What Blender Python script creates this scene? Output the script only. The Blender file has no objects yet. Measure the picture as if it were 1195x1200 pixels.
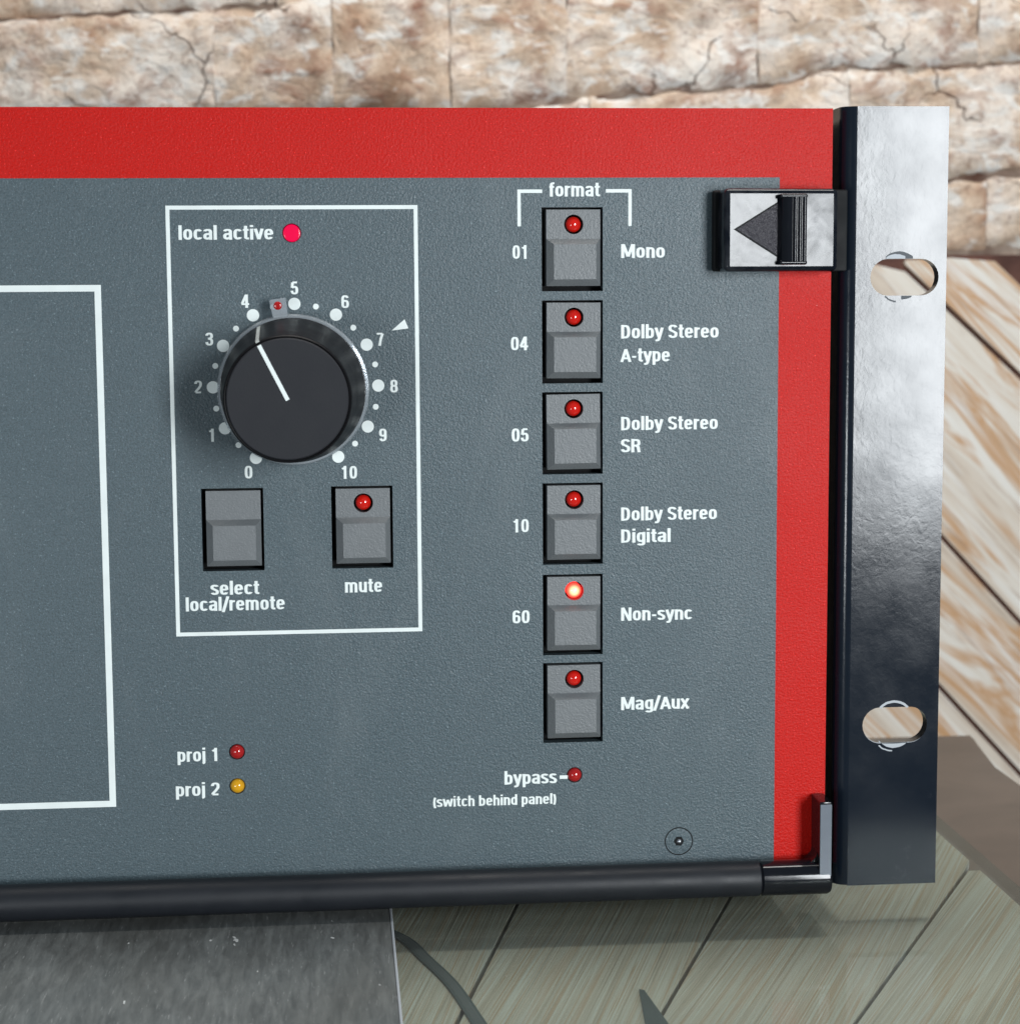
import bpy, bmesh, math, random
from mathutils import Vector, Matrix, noise
S = 0.001                       # all sizes below are millimetres
rad = math.radians
random.seed(7)
scn = bpy.context.scene
COL = scn.collection

# ------------------------------------------------------------------ camera
cam = bpy.data.cameras.new("camera")
co = bpy.data.objects.new("camera", cam); COL.objects.link(co); scn.camera = co
cam.sensor_fit = 'VERTICAL'; cam.sensor_height = 36.0; cam.lens = 69.0
cam.clip_start = 0.01; cam.clip_end = 50
co.matrix_world = (Matrix.Translation(Vector((39.302, -431.963, 137.009)) * S)
                   @ Matrix.Rotation(rad(-5.0949), 4, 'Z') @ Matrix.Rotation(rad(-6.4341), 4, 'X')
                   @ Matrix.Rotation(rad(0.36467), 4, 'Y') @ Matrix.Rotation(rad(90), 4, 'X'))
cam.dof.use_dof = True; cam.dof.focus_distance = 0.437; cam.dof.aperture_fstop = 30

# ------------------------------------------------------------------ world and lamps
w = bpy.data.worlds.new("World"); scn.world = w; w.use_nodes = True
bg = w.node_tree.nodes['Background']
bg.inputs[0].default_value = (0.66, 0.80, 0.92, 1); bg.inputs[1].default_value = 0.18
def area(name, loc, target, sx, sy, power, color):
    l = bpy.data.lights.new(name, 'AREA'); l.shape = 'RECTANGLE'; l.size = sx * S; l.size_y = sy * S
    l.energy = power; l.color = color
    o = bpy.data.objects.new(name, l); COL.objects.link(o)
    o.location = Vector(loc) * S
    o.rotation_euler = (Vector(target) * S - o.location).to_track_quat('-Z', 'Y').to_euler()
    return o
area("window_light", (402, -700, 165), (90, 0, 95), 150, 330, 5.5, (0.93, 0.97, 1.0))
area("room_lamp", (-300, -600, 20), (60, 0, 40), 130, 110, 1.1, (0.92, 0.97, 1.0))
area("backdrop_fill", (140, 45, 800), (140, 240, 60), 500, 190, 4.8, (1.0, 0.97, 0.93))  # unseen fill added to brighten the backdrop and table
scn.view_settings.view_transform = 'Standard'; scn.view_settings.look = 'None'
scn.view_settings.exposure = 0.0; scn.view_settings.gamma = 1.0
scn.cycles.max_bounces = 10; scn.cycles.transparent_max_bounces = 12

# ------------------------------------------------------------------ materials
def lin(r, g, b):
    f = lambda c: (c / 255 / 12.92) if c / 255 <= 0.04045 else ((c / 255 + 0.055) / 1.055) ** 2.4
    return (f(r), f(g), f(b), 1)
class M:
    """a small node-tree helper"""
    def __init__(s, name, base=(0.5, 0.5, 0.5, 1), rough=0.5, metal=0.0, spec=0.5, coat=0.0, coat_r=0.05):
        s.m = bpy.data.materials.new(name); s.m.use_nodes = True
        s.t = s.m.node_tree; s.p = s.t.nodes['Principled BSDF']
        s.set('Base Color', base); s.set('Roughness', rough); s.set('Metallic', metal)
        s.set('Specular IOR Level', spec); s.set('Coat Weight', coat); s.set('Coat Roughness', coat_r)
    def set(s, k, v): s.p.inputs[k].default_value = v
    def n(s, typ, **kw):
        nd = s.t.nodes.new(typ)
        for k, v in kw.items():
            if k in nd.inputs: nd.inputs[k].default_value = v
            else: setattr(nd, k, v)
        return nd
    def l(s, a, b): s.t.links.new(a, b)
    def coords(s, scale=(1, 1, 1), rot=(0, 0, 0), rnd=False):
        tc = s.n('ShaderNodeTexCoord'); mp = s.n('ShaderNodeMapping')
        mp.inputs['Scale'].default_value = [c / S for c in scale]     # scale is per millimetre
        mp.inputs['Rotation'].default_value = rot
        s.l(tc.outputs['Object'], mp.inputs['Vector'])
        if rnd:
            oi = s.n('ShaderNodeObjectInfo'); sc = s.n('ShaderNodeVectorMath', operation='SCALE')
            cb = s.n('ShaderNodeCombineXYZ')
            ml = s.n('ShaderNodeMath', operation='MULTIPLY'); ml.inputs[1].default_value = 57.0
            s.l(oi.outputs['Random'], ml.inputs[0])
            for i in range(3): s.l(ml.outputs[0], cb.inputs[i])
            ad = s.n('ShaderNodeVectorMath', operation='ADD')
            s.l(mp.outputs[0], ad.inputs[0]); s.l(cb.outputs[0], ad.inputs[1])
            return ad.outputs[0]
        return mp.outputs[0]
    def noise(s, vec, scale=1.0, detail=4, rough=0.55, dist=0.0):
        nd = s.n('ShaderNodeTexNoise'); nd.inputs['Scale'].default_value = scale
        nd.inputs['Detail'].default_value = detail; nd.inputs['Roughness'].default_value = rough
        nd.inputs['Distortion'].default_value = dist
        s.l(vec, nd.inputs['Vector']); return nd.outputs['Fac']
    def ramp(s, fac, stops):
        r = s.n('ShaderNodeValToRGB'); e = r.color_ramp.elements
        while len(e) < len(stops): e.new(0.5)
        for i, (p, c) in enumerate(stops):
            e[i].position = p; e[i].color = c if isinstance(c, tuple) else (c, c, c, 1)
        s.l(fac, r.inputs[0]); return r.outputs[0]
    def mix(s, fac, a, b, mode='MIX'):
        m = s.n('ShaderNodeMix', data_type='RGBA', blend_type=mode)
        for sock, v in ((m.inputs[0], fac), (m.inputs[6], a), (m.inputs[7], b)):
            if hasattr(v, 'links') or hasattr(v, 'is_linked'): s.l(v, sock)
            else: sock.default_value = v
        return m.outputs[2]
    def math(s, op, a, b=0.0):
        m = s.n('ShaderNodeMath', operation=op)
        for i, v in enumerate((a, b)):
            if hasattr(v, 'is_linked'): s.l(v, m.inputs[i])
            else: m.inputs[i].default_value = v
        return m.outputs[0]
    def bump(s, h, strength=0.3, dist_mm=0.1, coat=False):
        b = s.n('ShaderNodeBump'); b.inputs['Strength'].default_value = strength
        b.inputs['Distance'].default_value = dist_mm * S
        s.l(h, b.inputs['Height']); s.l(b.outputs[0], s.p.inputs['Normal'])
        if coat: s.l(b.outputs[0], s.p.inputs['Coat Normal'])
        return b

def textured_paint(name, base, rough=0.42, spec=0.5, var=0.26, smear=0.07):
    m = M(name, base, rough, spec=spec)
    v = m.coords()
    big = m.noise(v, 0.03, 3); fine = m.noise(v, 2.9, 3, 0.65); mid = m.noise(v, 1.8, 2, 0.5)
    dark = tuple(c * (1 - var) for c in base[:3]) + (1,); lite = tuple(min(1, c * (1 + var)) for c in base[:3]) + (1,)
    c = m.mix(m.ramp(fine, [(0.35, 0.0), (0.65, 1.0)]), dark, lite)
    # tiny pale flecks: sparkle of the powder coat's grain painted into the colour
    spk = m.ramp(m.noise(v, 2.1, 2, 0.6), [(0.63, 0.0), (0.72, 1.0)])
    c = m.mix(m.math('MULTIPLY', spk, 0.9), c, tuple(min(1, x * 2.0 + 0.04) for x in base[:3]) + (1,))
    # faint handling smears and settled dust
    sm = m.ramp(m.noise(m.coords((1.0, 1, 0.45), (0, rad(24), 0)), 0.035, 6, 0.72, 0.8), [(0.52, 0.0), (0.72, 1.0)])
    c = m.mix(m.math('MULTIPLY', sm, smear), c, (0.34, 0.36, 0.36, 1))
    ds = m.ramp(m.noise(v, 0.8, 2, 0.5), [(0.775, 0.0), (0.79, 1.0)])
    c = m.mix(m.math('MULTIPLY', ds, 0.5), c, (0.5, 0.52, 0.5, 1))
    m.l(c, m.p.inputs['Base Color'])
    m.l(m.ramp(big, [(0.3, rough - 0.05), (0.7, rough + 0.06)]), m.p.inputs['Roughness'])
    h = m.math('ADD', m.math('MULTIPLY', mid, 0.9), m.math('MULTIPLY', fine, 0.6))
    m.bump(h, 0.85, 0.17)
    return m.m
GREY = textured_paint("grey_powder_coat", (0.070, 0.100, 0.114, 1), 0.36, spec=0.42)
RED = textured_paint("red_powder_coat", (0.53, 0.006, 0.002, 1), 0.40, spec=0.20, var=0.16, smear=0.0)
def plastic(name, base, rough=0.35, spec=0.5, grain=0.12, gscale=3.0, coat=0.0, gd=0.06):
    m = M(name, base, rough, spec=spec, coat=coat)
    v = m.coords(); f = m.noise(v, gscale, 3); g = m.noise(v, 0.15, 4)
    m.l(m.mix(g, tuple(c * 0.86 for c in base[:3]) + (1,), tuple(min(1, c * 1.14) for c in base[:3]) + (1,)), m.p.inputs['Base Color'])
    m.l(m.ramp(g, [(0.3, max(0.02, rough - 0.06)), (0.75, rough + 0.08)]), m.p.inputs['Roughness'])
    m.bump(f, grain, gd)
    return m.m
KEY = plastic("grey_key_plastic", (0.150, 0.162, 0.168, 1), 0.40, grain=1.0, gscale=2.3, gd=0.12)
PRINT = plastic("white_silkscreen_ink", (0.80, 0.86, 0.84, 1), 0.5, grain=0.2)
KNOB = plastic("charcoal_knob_plastic", (0.005, 0.005, 0.006, 1), 0.45, spec=0.16, grain=0.02)
CAPM = plastic("matte_black_cap", (0.017, 0.018, 0.022, 1), 0.62, spec=0.3, grain=0.4, gscale=2.0)
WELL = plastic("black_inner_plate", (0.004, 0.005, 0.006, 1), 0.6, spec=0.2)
RODM = plastic("satin_black_rod", (0.010, 0.012, 0.016, 1), 0.48, spec=0.4, grain=0.35, gscale=1.6)
GLOSSB = plastic("gloss_black_plastic", (0.006, 0.007, 0.010, 1), 0.09, spec=0.36, grain=0.03, gscale=0.5)
ARM = plastic("lit_arm_plastic", (0.16, 0.18, 0.21, 1), 0.2, grain=0.5, gscale=0.9)
DIRTY = plastic("rough_black_plastic", (0.035, 0.032, 0.040, 1), 0.34, spec=0.5, grain=1.0, gscale=1.5, gd=0.55)
def ear_paint():
    m = M("black_stove_enamel", (0.004, 0.008, 0.015, 1), 0.2, spec=0.35)
    v = m.coords((1, 1, 1)); vs = m.coords((0.85, 1, 0.65))
    n1 = m.noise(vs, 0.8, 4, 0.6, 0.6); n2 = m.noise(v, 0.09, 4)
    m.l(m.ramp(n2, [(0.3, 0.13), (0.7, 0.22)]), m.p.inputs['Roughness'])
    # dust smears and small dents
    dust = m.ramp(m.noise(v, 0.11, 5, 0.7), [(0.62, 0.0), (0.75, 1.0)])
    scr = m.ramp(m.noise(m.coords((0.2, 1, 3.0)), 1.0, 3, 0.7), [(0.72, 0.0), (0.76, 1.0)])
    f = m.math('MULTIPLY', m.math('MAXIMUM', dust, scr), 0.05)
    m.l(m.mix(f, (0.006, 0.010, 0.017, 1), (0.3, 0.32, 0.35, 1)), m.p.inputs['Base Color'])
    m.bump(m.math('ADD', n1, m.math('MULTIPLY', n2, 2.5)), 0.13, 0.15)
    return m.m
EAR = ear_paint()
def simple(name, base, rough, metal=0.0, **k): return M(name, base, rough, metal, **k).m
WORN_AND_HIGHLIGHT = simple("worn_metal_and_highlight", (0.42, 0.45, 0.48, 1), 0.5)  # worn metal of the ear; also colours the sheet's edge highlight
WORN_DARK = simple("grey_primer", (0.07, 0.08, 0.09, 1), 0.6)
STEEL = simple("bare_steel", (0.40, 0.42, 0.45, 1), 0.38, 1.0)
def led(name, base, emis=None, strength=0.0):
    m = M(name, base, 0.12, coat=0.6)
    if emis:
        m.set('Emission Color', emis); m.set('Emission Strength', strength)
    return m
LED_OFF = led("red_led_lens", (0.62, 0.010, 0.004, 1)).m
LED_DULL = led("dull_red_led_lens", (0.40, 0.010, 0.010, 1)).m
LED_AMB = led("amber_led_lens", (0.72, 0.36, 0.01, 1)).m
LED_LOC = led("glowing_crimson_lens", (0.35, 0.0, 0.02, 1), (1.0, 0.0, 0.085, 1), 0.62).m
def lit_led():
    m = led("lit_red_led_lens", (0.8, 0.03, 0.02, 1), (1, 0.1, 0.05, 1), 1.0)
    tc = m.n('ShaderNodeTexCoord'); sp = m.n('ShaderNodeSeparateXYZ'); m.l(tc.outputs['Object'], sp.inputs[0])
    r2 = m.math('ADD', m.math('POWER', sp.outputs['X'], 2.0), m.math('POWER', sp.outputs['Z'], 2.0))
    r = m.math('MULTIPLY', m.math('SQRT', r2), 1 / (1.8 * S))
    # the chip in the middle of the lens burns hottest
    m.l(m.ramp(r, [(0.0, (1.0, 0.62, 0.34, 1)), (0.38, (1.0, 0.40, 0.20, 1)), (0.75, (1.0, 0.07, 0.04, 1)), (1.0, (0.7, 0.01, 0.01, 1))]), m.p.inputs['Emission Color'])
    m.set('Emission Strength', 3.0)
    return m.m
LED_LIT = lit_led()
def clear_plastic():
    m = M("clear_acrylic", (0.92, 0.95, 0.97, 1), 0.06)
    nd = m.t.nodes; out = nd['Material Output']
    tr = m.n('ShaderNodeBsdfTransparent'); tr.inputs[0].default_value = (0.80, 0.84, 0.87, 1)
    gl = m.n('ShaderNodeBsdfGlossy'); gl.inputs['Roughness'].default_value = 0.12; gl.inputs[0].default_value = (1, 1, 1, 1)
    df = m.n('ShaderNodeBsdfDiffuse'); df.inputs[0].default_value = (0.75, 0.79, 0.82, 1)
    a = m.n('ShaderNodeMixShader'); a.inputs[0].default_value = 0.22; m.l(tr.outputs[0], a.inputs[1]); m.l(gl.outputs[0], a.inputs[2])
    b = m.n('ShaderNodeMixShader'); b.inputs[0].default_value = 0.22; m.l(a.outputs[0], b.inputs[1]); m.l(df.outputs[0], b.inputs[2])
    m.l(b.outputs[0], out.inputs[0]); return m.m
CLEAR = clear_plastic()
def glass_sheet():
    m = M("table_glass"); out = m.t.nodes['Material Output']
    tr = m.n('ShaderNodeBsdfTransparent'); tr.inputs[0].default_value = (0.83, 0.87, 0.86, 1)
    gl = m.n('ShaderNodeBsdfGlossy'); gl.inputs['Roughness'].default_value = 0.03
    fr = m.n('ShaderNodeFresnel'); fr.inputs[0].default_value = 1.45
    a = m.n('ShaderNodeMixShader'); m.l(m.math('MULTIPLY', fr.outputs[0], 0.07), a.inputs[0]); m.l(tr.outputs[0], a.inputs[1]); m.l(gl.outputs[0], a.inputs[2])
    # dust specks
    v = m.coords(); sp = m.ramp(m.noise(v, 0.55, 2, 0.6), [(0.80, 0.0), (0.82, 1.0)])
    df = m.n('ShaderNodeBsdfDiffuse'); df.inputs[0].default_value = (0.7, 0.7, 0.68, 1)
    b = m.n('ShaderNodeMixShader'); m.l(m.math('ADD', m.math('MULTIPLY', sp, 0.6), 0.03), b.inputs[0]); m.l(a.outputs[0], b.inputs[1]); m.l(df.outputs[0], b.inputs[2])
    m.l(b.outputs[0], out.inputs[0]); return m.m
GLASS = glass_sheet()
def alu():
    m = M("scratched_aluminium", (0.40, 0.42, 0.42, 1), 0.34, 0.35)
    v = m.coords((0.5, 0.07, 1), (0, 0, rad(3))); v2 = m.coords((1.5, 0.13, 1), (0, 0, rad(-5))); vb = m.coords((1, 0.45, 1), (0, 0, rad(20)))
    st = m.noise(v, 1.2, 6, 0.7, 0.4); s2 = m.ramp(m.noise(v2, 1.0, 3, 0.7), [(0.62, 0.0), (0.72, 1.0)])
    patch = m.noise(vb, 0.03, 4)
    c = m.mix(m.ramp(st, [(0.3, 0.0), (0.75, 1.0)]), (0.14, 0.15, 0.148, 1), (0.31, 0.33, 0.325, 1))
    c = m.mix(m.math('MULTIPLY', s2, 0.55), c, (0.75, 0.77, 0.76, 1))
    c = m.mix(m.ramp(patch, [(0.4, 0.0), (0.7, 0.5)]), c, (0.13, 0.125, 0.11, 1))
    chips = m.ramp(m.noise(vb, 0.36, 2, 0.5), [(0.745, 0.0), (0.76, 1.0)])
    c = m.mix(chips, c, (0.9, 0.92, 0.9, 1))
    m.l(c, m.p.inputs['Base Color'])
    m.l(m.ramp(st, [(0.3, 0.28), (0.7, 0.5)]), m.p.inputs['Roughness'])
    m.bump(st, 0.25, 0.08); return m.m
ALU = alu()
def wood(name, tint=(1, 1, 1), orange=0.85, fine=0.5, t1=1.0):
    det = 5 if t1 == 1 else 2.5
    m = M(name, rough=0.55, spec=0.4)
    t = lambda r, g, b: (r * tint[0], g * tint[1], b * tint[2], 1)
    v = m.coords((0.007, 1, 0.11 * t1), rnd=True)         # local X runs along the grain
    vf = m.coords((0.03, 1, 0.5 * t1), rnd=True); vk = m.coords((0.007, 1, 0.055 * t1), rnd=True)
    g1 = m.noise(v, 1.0, det, 0.62, 0.8); g2 = m.noise(vf, 1.0, 4, 0.6, 0.3); k = m.noise(vk, 1.0, det - 1, 0.6, 1.2)
    c = m.ramp(g1, [(0.28, t(0.50, 0.40, 0.31)), (0.42, t(0.70, 0.60, 0.49)), (0.55, t(0.80, 0.74, 0.65)), (0.72, t(0.86, 0.83, 0.77))])
    st = m.ramp(k, [(0.52, 0.0), (0.60, 1.0), (0.66, 0.35), (0.74, 0.9)])
    c = m.mix(m.math('MULTIPLY', st, orange), c, t(0.55, 0.27, 0.085))
    fn = m.ramp(g2, [(0.56, 0.0), (0.70, 1.0)])
    c = m.mix(m.math('MULTIPLY', fn, fine), c, t(0.34, 0.20, 0.12))
    wh = m.ramp(m.noise(v, 2.1, 3, 0.5, 0.5), [(0.58, 0.0), (0.70, 0.6)])
    c = m.mix(wh, c, t(0.88, 0.87, 0.84))
    m.l(c, m.p.inputs['Base Color']); m.bump(m.math('ADD', g1, m.math('MULTIPLY', g2, 0.5)), 0.3, 0.5)
    return m.m
WOOD = wood("pale_backdrop_wood"); WOOD2 = wood("grey_washed_wood", (0.80, 0.80, 0.77), 0.62, 0.04, 0.42)
def brick_mat():
    m = M("whitewashed_brick", rough=0.75, spec=0.3)
    v = m.coords(rnd=True); vh = m.coords((0.75, 1, 1.2), (0, rad(6), 0), rnd=True)
    a = m.noise(v, 0.030, 5, 0.62, 0.3); b = m.noise(vh, 0.055, 6, 0.68, 0.7); c3 = m.noise(v, 0.34, 5, 0.72)
    c = m.ramp(a, [(0.30, (0.46, 0.29, 0.19, 1)), (0.43, (0.69, 0.54, 0.41, 1)), (0.54, (0.82, 0.71, 0.61, 1)), (0.68, (0.89, 0.83, 0.75, 1))])
    c = m.mix(m.ramp(b, [(0.50, 0.0), (0.60, 0.5), (0.70, 0.95)]), c, (0.30, 0.14, 0.09, 1))
    c = m.mix(m.ramp(c3, [(0.53, 0.0), (0.68, 0.75)]), c, (0.33, 0.20, 0.14, 1))
    c = m.mix(m.ramp(m.noise(vh, 0.12, 3, 0.6, 0.5), [(0.52, 0.0), (0.64, 0.85)]), c, (0.90, 0.87, 0.82, 1))
    # hairline cracks
    vr = m.n('ShaderNodeTexVoronoi', feature='DISTANCE_TO_EDGE'); vr.inputs['Scale'].default_value = 0.022
    wv = m.n('ShaderNodeVectorMath', operation='ADD'); nz = m.n('ShaderNodeTexNoise'); nz.inputs['Scale'].default_value = 0.07; nz.inputs['Detail'].default_value = 5
    sc = m.n('ShaderNodeVectorMath', operation='SCALE'); sc.inputs['Scale'].default_value = 26.0
    m.l(v, nz.inputs['Vector']); m.l(nz.outputs['Color'], sc.inputs[0]); m.l(v, wv.inputs[0]); m.l(sc.outputs[0], wv.inputs[1]); m.l(wv.outputs[0], vr.inputs['Vector'])
    cr = m.ramp(vr.outputs['Distance'], [(0.0, 1.0), (0.012, 0.0)])
    gate = m.ramp(m.noise(v, 0.035, 2), [(0.50, 0.0), (0.60, 1.0)])
    crk = m.math('MULTIPLY', cr, gate)
    c = m.mix(m.math('MULTIPLY', crk, 0.8), c, (0.26, 0.13, 0.08, 1))
    m.l(c, m.p.inputs['Base Color'])
    h = m.math('SUBTRACT', m.math('ADD', b, m.math('MULTIPLY', c3, 0.25)), m.math('MULTIPLY', crk, 0.5))
    m.bump(h, 1.0, 3.2); return m.m
BRICK = brick_mat()
def flat_noise(name, a, b, scale, rough=0.6, bump=0.3, d=0.4):
    m = M(name, a, rough); v = m.coords(); f = m.noise(v, scale, 5, 0.6, 0.5)
    m.l(m.mix(m.ramp(f, [(0.35, 0.0), (0.68, 1.0)]), a, b), m.p.inputs['Base Color']); m.bump(f, bump, d); return m.m
MORTAR = flat_noise("brown_mortar", (0.16, 0.08, 0.055, 1), (0.62, 0.50, 0.40, 1), 0.06, 0.9, 0.8, 1.0)
SEAM = flat_noise("dark_seam_board", (0.07, 0.026, 0.018, 1), (0.13, 0.055, 0.04, 1), 0.1, 0.8)
BROWN = flat_noise("brown_table_board", (0.06, 0.041, 0.031, 1), (0.10, 0.07, 0.054, 1), 0.03, 0.30, 0.1)
BLACK = plastic("black_cable_rubber", (0.015, 0.018, 0.018, 1), 0.5)
FADED = plastic("faded_rubber_and_reflection", (0.085, 0.10, 0.095, 1), 0.6)
CHASSIS = textured_paint("black_chassis_paint", (0.012, 0.013, 0.015, 1), 0.5)

# ------------------------------------------------------------------ mesh helpers (millimetres in, metres out)
def link(o, parent=None, loc=(0, 0, 0)):
    COL.objects.link(o); o.location = Vector(loc) * S
    if parent is not None: o.parent = parent
    return o
def obj(name, bm, mat, parent=None, loc=(0, 0, 0), smooth=32, flip=True):
    if flip: bmesh.ops.recalc_face_normals(bm, faces=bm.faces)
    for v in bm.verts: v.co *= S
    me = bpy.data.meshes.new(name); bm.to_mesh(me); bm.free()
    me.materials.append(mat)
    if smooth:
        for p in me.polygons: p.use_smooth = True
        me.set_sharp_from_angle(angle=rad(smooth))
    o = link(bpy.data.objects.new(name, me), parent, loc)
    if smooth:
        wn = o.modifiers.new("weighted_normal", 'WEIGHTED_NORMAL'); wn.keep_sharp = True; wn.weight = 90
    return o
def empty(name, loc=(0, 0, 0)):
    o = bpy.data.objects.new(name, None); o.empty_display_size = 0.02
    return link(o, None, loc)
def tag(o, label=None, cat=None, group=None, kind=None):
    if label: o['label'] = label
    if cat: o['category'] = cat
    if group: o['group'] = group
    if kind: o['kind'] = kind
    return o
def box(x0, x1, y0, y1, z0, z1, bev=0.0, seg=2, bm=None):
    bm = bm or bmesh.new()
    g = bmesh.ops.create_cube(bm, size=1)['verts']
    for v in g:
        v.co = Vector((x0 if v.co.x < 0 else x1, y0 if v.co.y < 0 else y1, z0 if v.co.z < 0 else z1))
    if bev > 0:
        es = list({e for v in g for e in v.link_edges})
        bmesh.ops.bevel(bm, geom=es, offset=bev, segments=seg, profile=0.5, affect='EDGES')
    return bm
def lathe(profile, n=64, axis='Y', bm=None, c=(0, 0, 0)):
    """profile: (radius, along-axis) pairs"""
    bm = bm or bmesh.new(); rings = []
    for r, h in profile:
        ring = []
        for i in range(1 if r < 1e-6 else n):
            a = 2 * math.pi * i / n
            p = (r * math.cos(a), h, r * math.sin(a)) if axis == 'Y' else (h, r * math.cos(a), r * math.sin(a))
            ring.append(bm.verts.new(Vector(p) + Vector(c)))
        rings.append(ring)
    for A, B in zip(rings, rings[1:]):
        for i in range(n):
            j = (i + 1) % n
            q = [A[i % len(A)], A[j % len(A)], B[j % len(B)], B[i % len(B)]]
            q = [v for k, v in enumerate(q) if v not in q[:k]]
            if len(q) > 2:
                try: bm.faces.new(q)
                except ValueError: pass
    return bm
def prism(pts, y0, y1, bm=None):
    """closed outline in XZ, extruded along Y (y0 front)"""
    bm = bm or bmesh.new()
    f = [bm.verts.new((x, y0, z)) for x, z in pts]; b = [bm.verts.new((x, y1, z)) for x, z in pts]
    bm.faces.new(f); bm.faces.new(b[::-1])
    for i in range(len(pts)):
        j = (i + 1) % len(pts); bm.faces.new([f[j], f[i], b[i], b[j]])
    return bm
def extrude_z(pts, z0, z1, bm=None):
    bm = bm or bmesh.new()
    f = [bm.verts.new((x, y, z0)) for x, y in pts]; b = [bm.verts.new((x, y, z1)) for x, y in pts]
    bm.faces.new(f); bm.faces.new(b[::-1])
    for i in range(len(pts)):
        j = (i + 1) % len(pts); bm.faces.new([f[j], f[i], b[i], b[j]])
    return bm
def hole_cell(bm, rect, rfun, c, y0, y1, n=48, back=True):
    """a rectangular piece of plate with a hole whose radius is rfun(angle)"""
    x0, x1, z0, z1 = rect; cx, cz = c
    an = [2 * math.pi * i / n for i in range(n)] + [math.atan2(z - cz, x - cx) % (2 * math.pi) for x in (x0, x1) for z in (z0, z1)]
    an = sorted(set(round(a, 6) for a in an))
    def onrect(a):
        dx, dz = math.cos(a), math.sin(a); t = 1e9
        if abs(dx) > 1e-9: t = min(t, ((x1 if dx > 0 else x0) - cx) / dx)
        if abs(dz) > 1e-9: t = min(t, ((z1 if dz > 0 else z0) - cz) / dz)
        return cx + dx * t, cz + dz * t
    O, I, IB, OB = [], [], [], []
    for a in an:
        x, z = onrect(a); r = rfun(a)
        O.append(bm.verts.new((x, y0, z))); OB.append(bm.verts.new((x, y1, z)))
        I.append(bm.verts.new((cx + r * math.cos(a), y0, cz + r * math.sin(a)))); IB.append(bm.verts.new((cx + r * math.cos(a), y1, cz + r * math.sin(a))))
    for i in range(len(an)):
        j = (i + 1) % len(an)
        bm.faces.new([O[i], O[j], I[j], I[i]]); bm.faces.new([I[i], I[j], IB[j], IB[i]])
        if back: bm.faces.new([OB[j], OB[i], IB[i], IB[j]])
def stadium(w, h):
    r = h / 2; k = w / 2 - r
    def f(a):
        c, s = abs(math.cos(a)), abs(math.sin(a))
        if s > 1e-9 and r / s * c <= k: return r / s
        return k * c + math.sqrt(max(0, r * r - k * k * s * s))
    return f
def plate(x0, x1, z0, z1, y0, y1, rects=(), holes=()):
    """flat plate with rectangular and shaped holes; holes: (cx, cz, rfun, cell half-width, cell half-height)"""
    cells = list(rects) + [(cx - hw, cx + hw, cz - hh, cz + hh) for cx, cz, rf, hw, hh in holes]
    xs = sorted({x0, x1, *[c for r in cells for c in r[:2]]}); zs = sorted({z0, z1, *[c for r in cells for c in r[2:]]})
    bm = bmesh.new(); V = {}
    def v(x, y, z):
        k = (round(x, 4), y, round(z, 4))
        if k not in V: V[k] = bm.verts.new((x, y, z))
        return V[k]
    solid = set()
    for i in range(len(xs) - 1):
        for j in range(len(zs) - 1):
            mx, mz = (xs[i] + xs[i + 1]) / 2, (zs[j] + zs[j + 1]) / 2
            if not any(a < mx < b and c < mz < d for a, b, c, d in cells): solid.add((i, j))
    shaped = [(cx - hw, cx + hw, cz - hh, cz + hh) for cx, cz, rf, hw, hh in holes]
    def inshape(i, j):
        if not (0 <= i < len(xs) - 1 and 0 <= j < len(zs) - 1): return False
        mx, mz = (xs[i] + xs[i + 1]) / 2, (zs[j] + zs[j + 1]) / 2
        return any(a < mx < b and c < mz < d for a, b, c, d in shaped)
    for i, j in solid:
        a, b, c, d = xs[i], xs[i + 1], zs[j], zs[j + 1]
        bm.faces.new([v(a, y0, c), v(b, y0, c), v(b, y0, d), v(a, y0, d)])
        bm.faces.new([v(a, y1, d), v(b, y1, d), v(b, y1, c), v(a, y1, c)])
        for di, dj, e in ((-1, 0, ((a, d), (a, c))), (1, 0, ((b, c), (b, d))), (0, -1, ((a, c), (b, c))), (0, 1, ((b, d), (a, d)))):
            if (i + di, j + dj) not in solid and not inshape(i + di, j + dj):
                (p, q), (r, s) = e; bm.faces.new([v(p, y0, q), v(p, y1, q), v(r, y1, s), v(r, y0, s)])
    for cx, cz, rf, hw, hh in holes:
        hole_cell(bm, (cx - hw, cx + hw, cz - hh, cz + hh), rf, (cx, cz), y0, y1)
    return bm
def frame_outline(x0, x1, z0, z1, t, y=-0.085, th=0.03):
    return plate(x0, x1, z0, z1, y, y + th, rects=[(x0 + t, x1 - t, z0 + t, z1 - t)])

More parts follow.
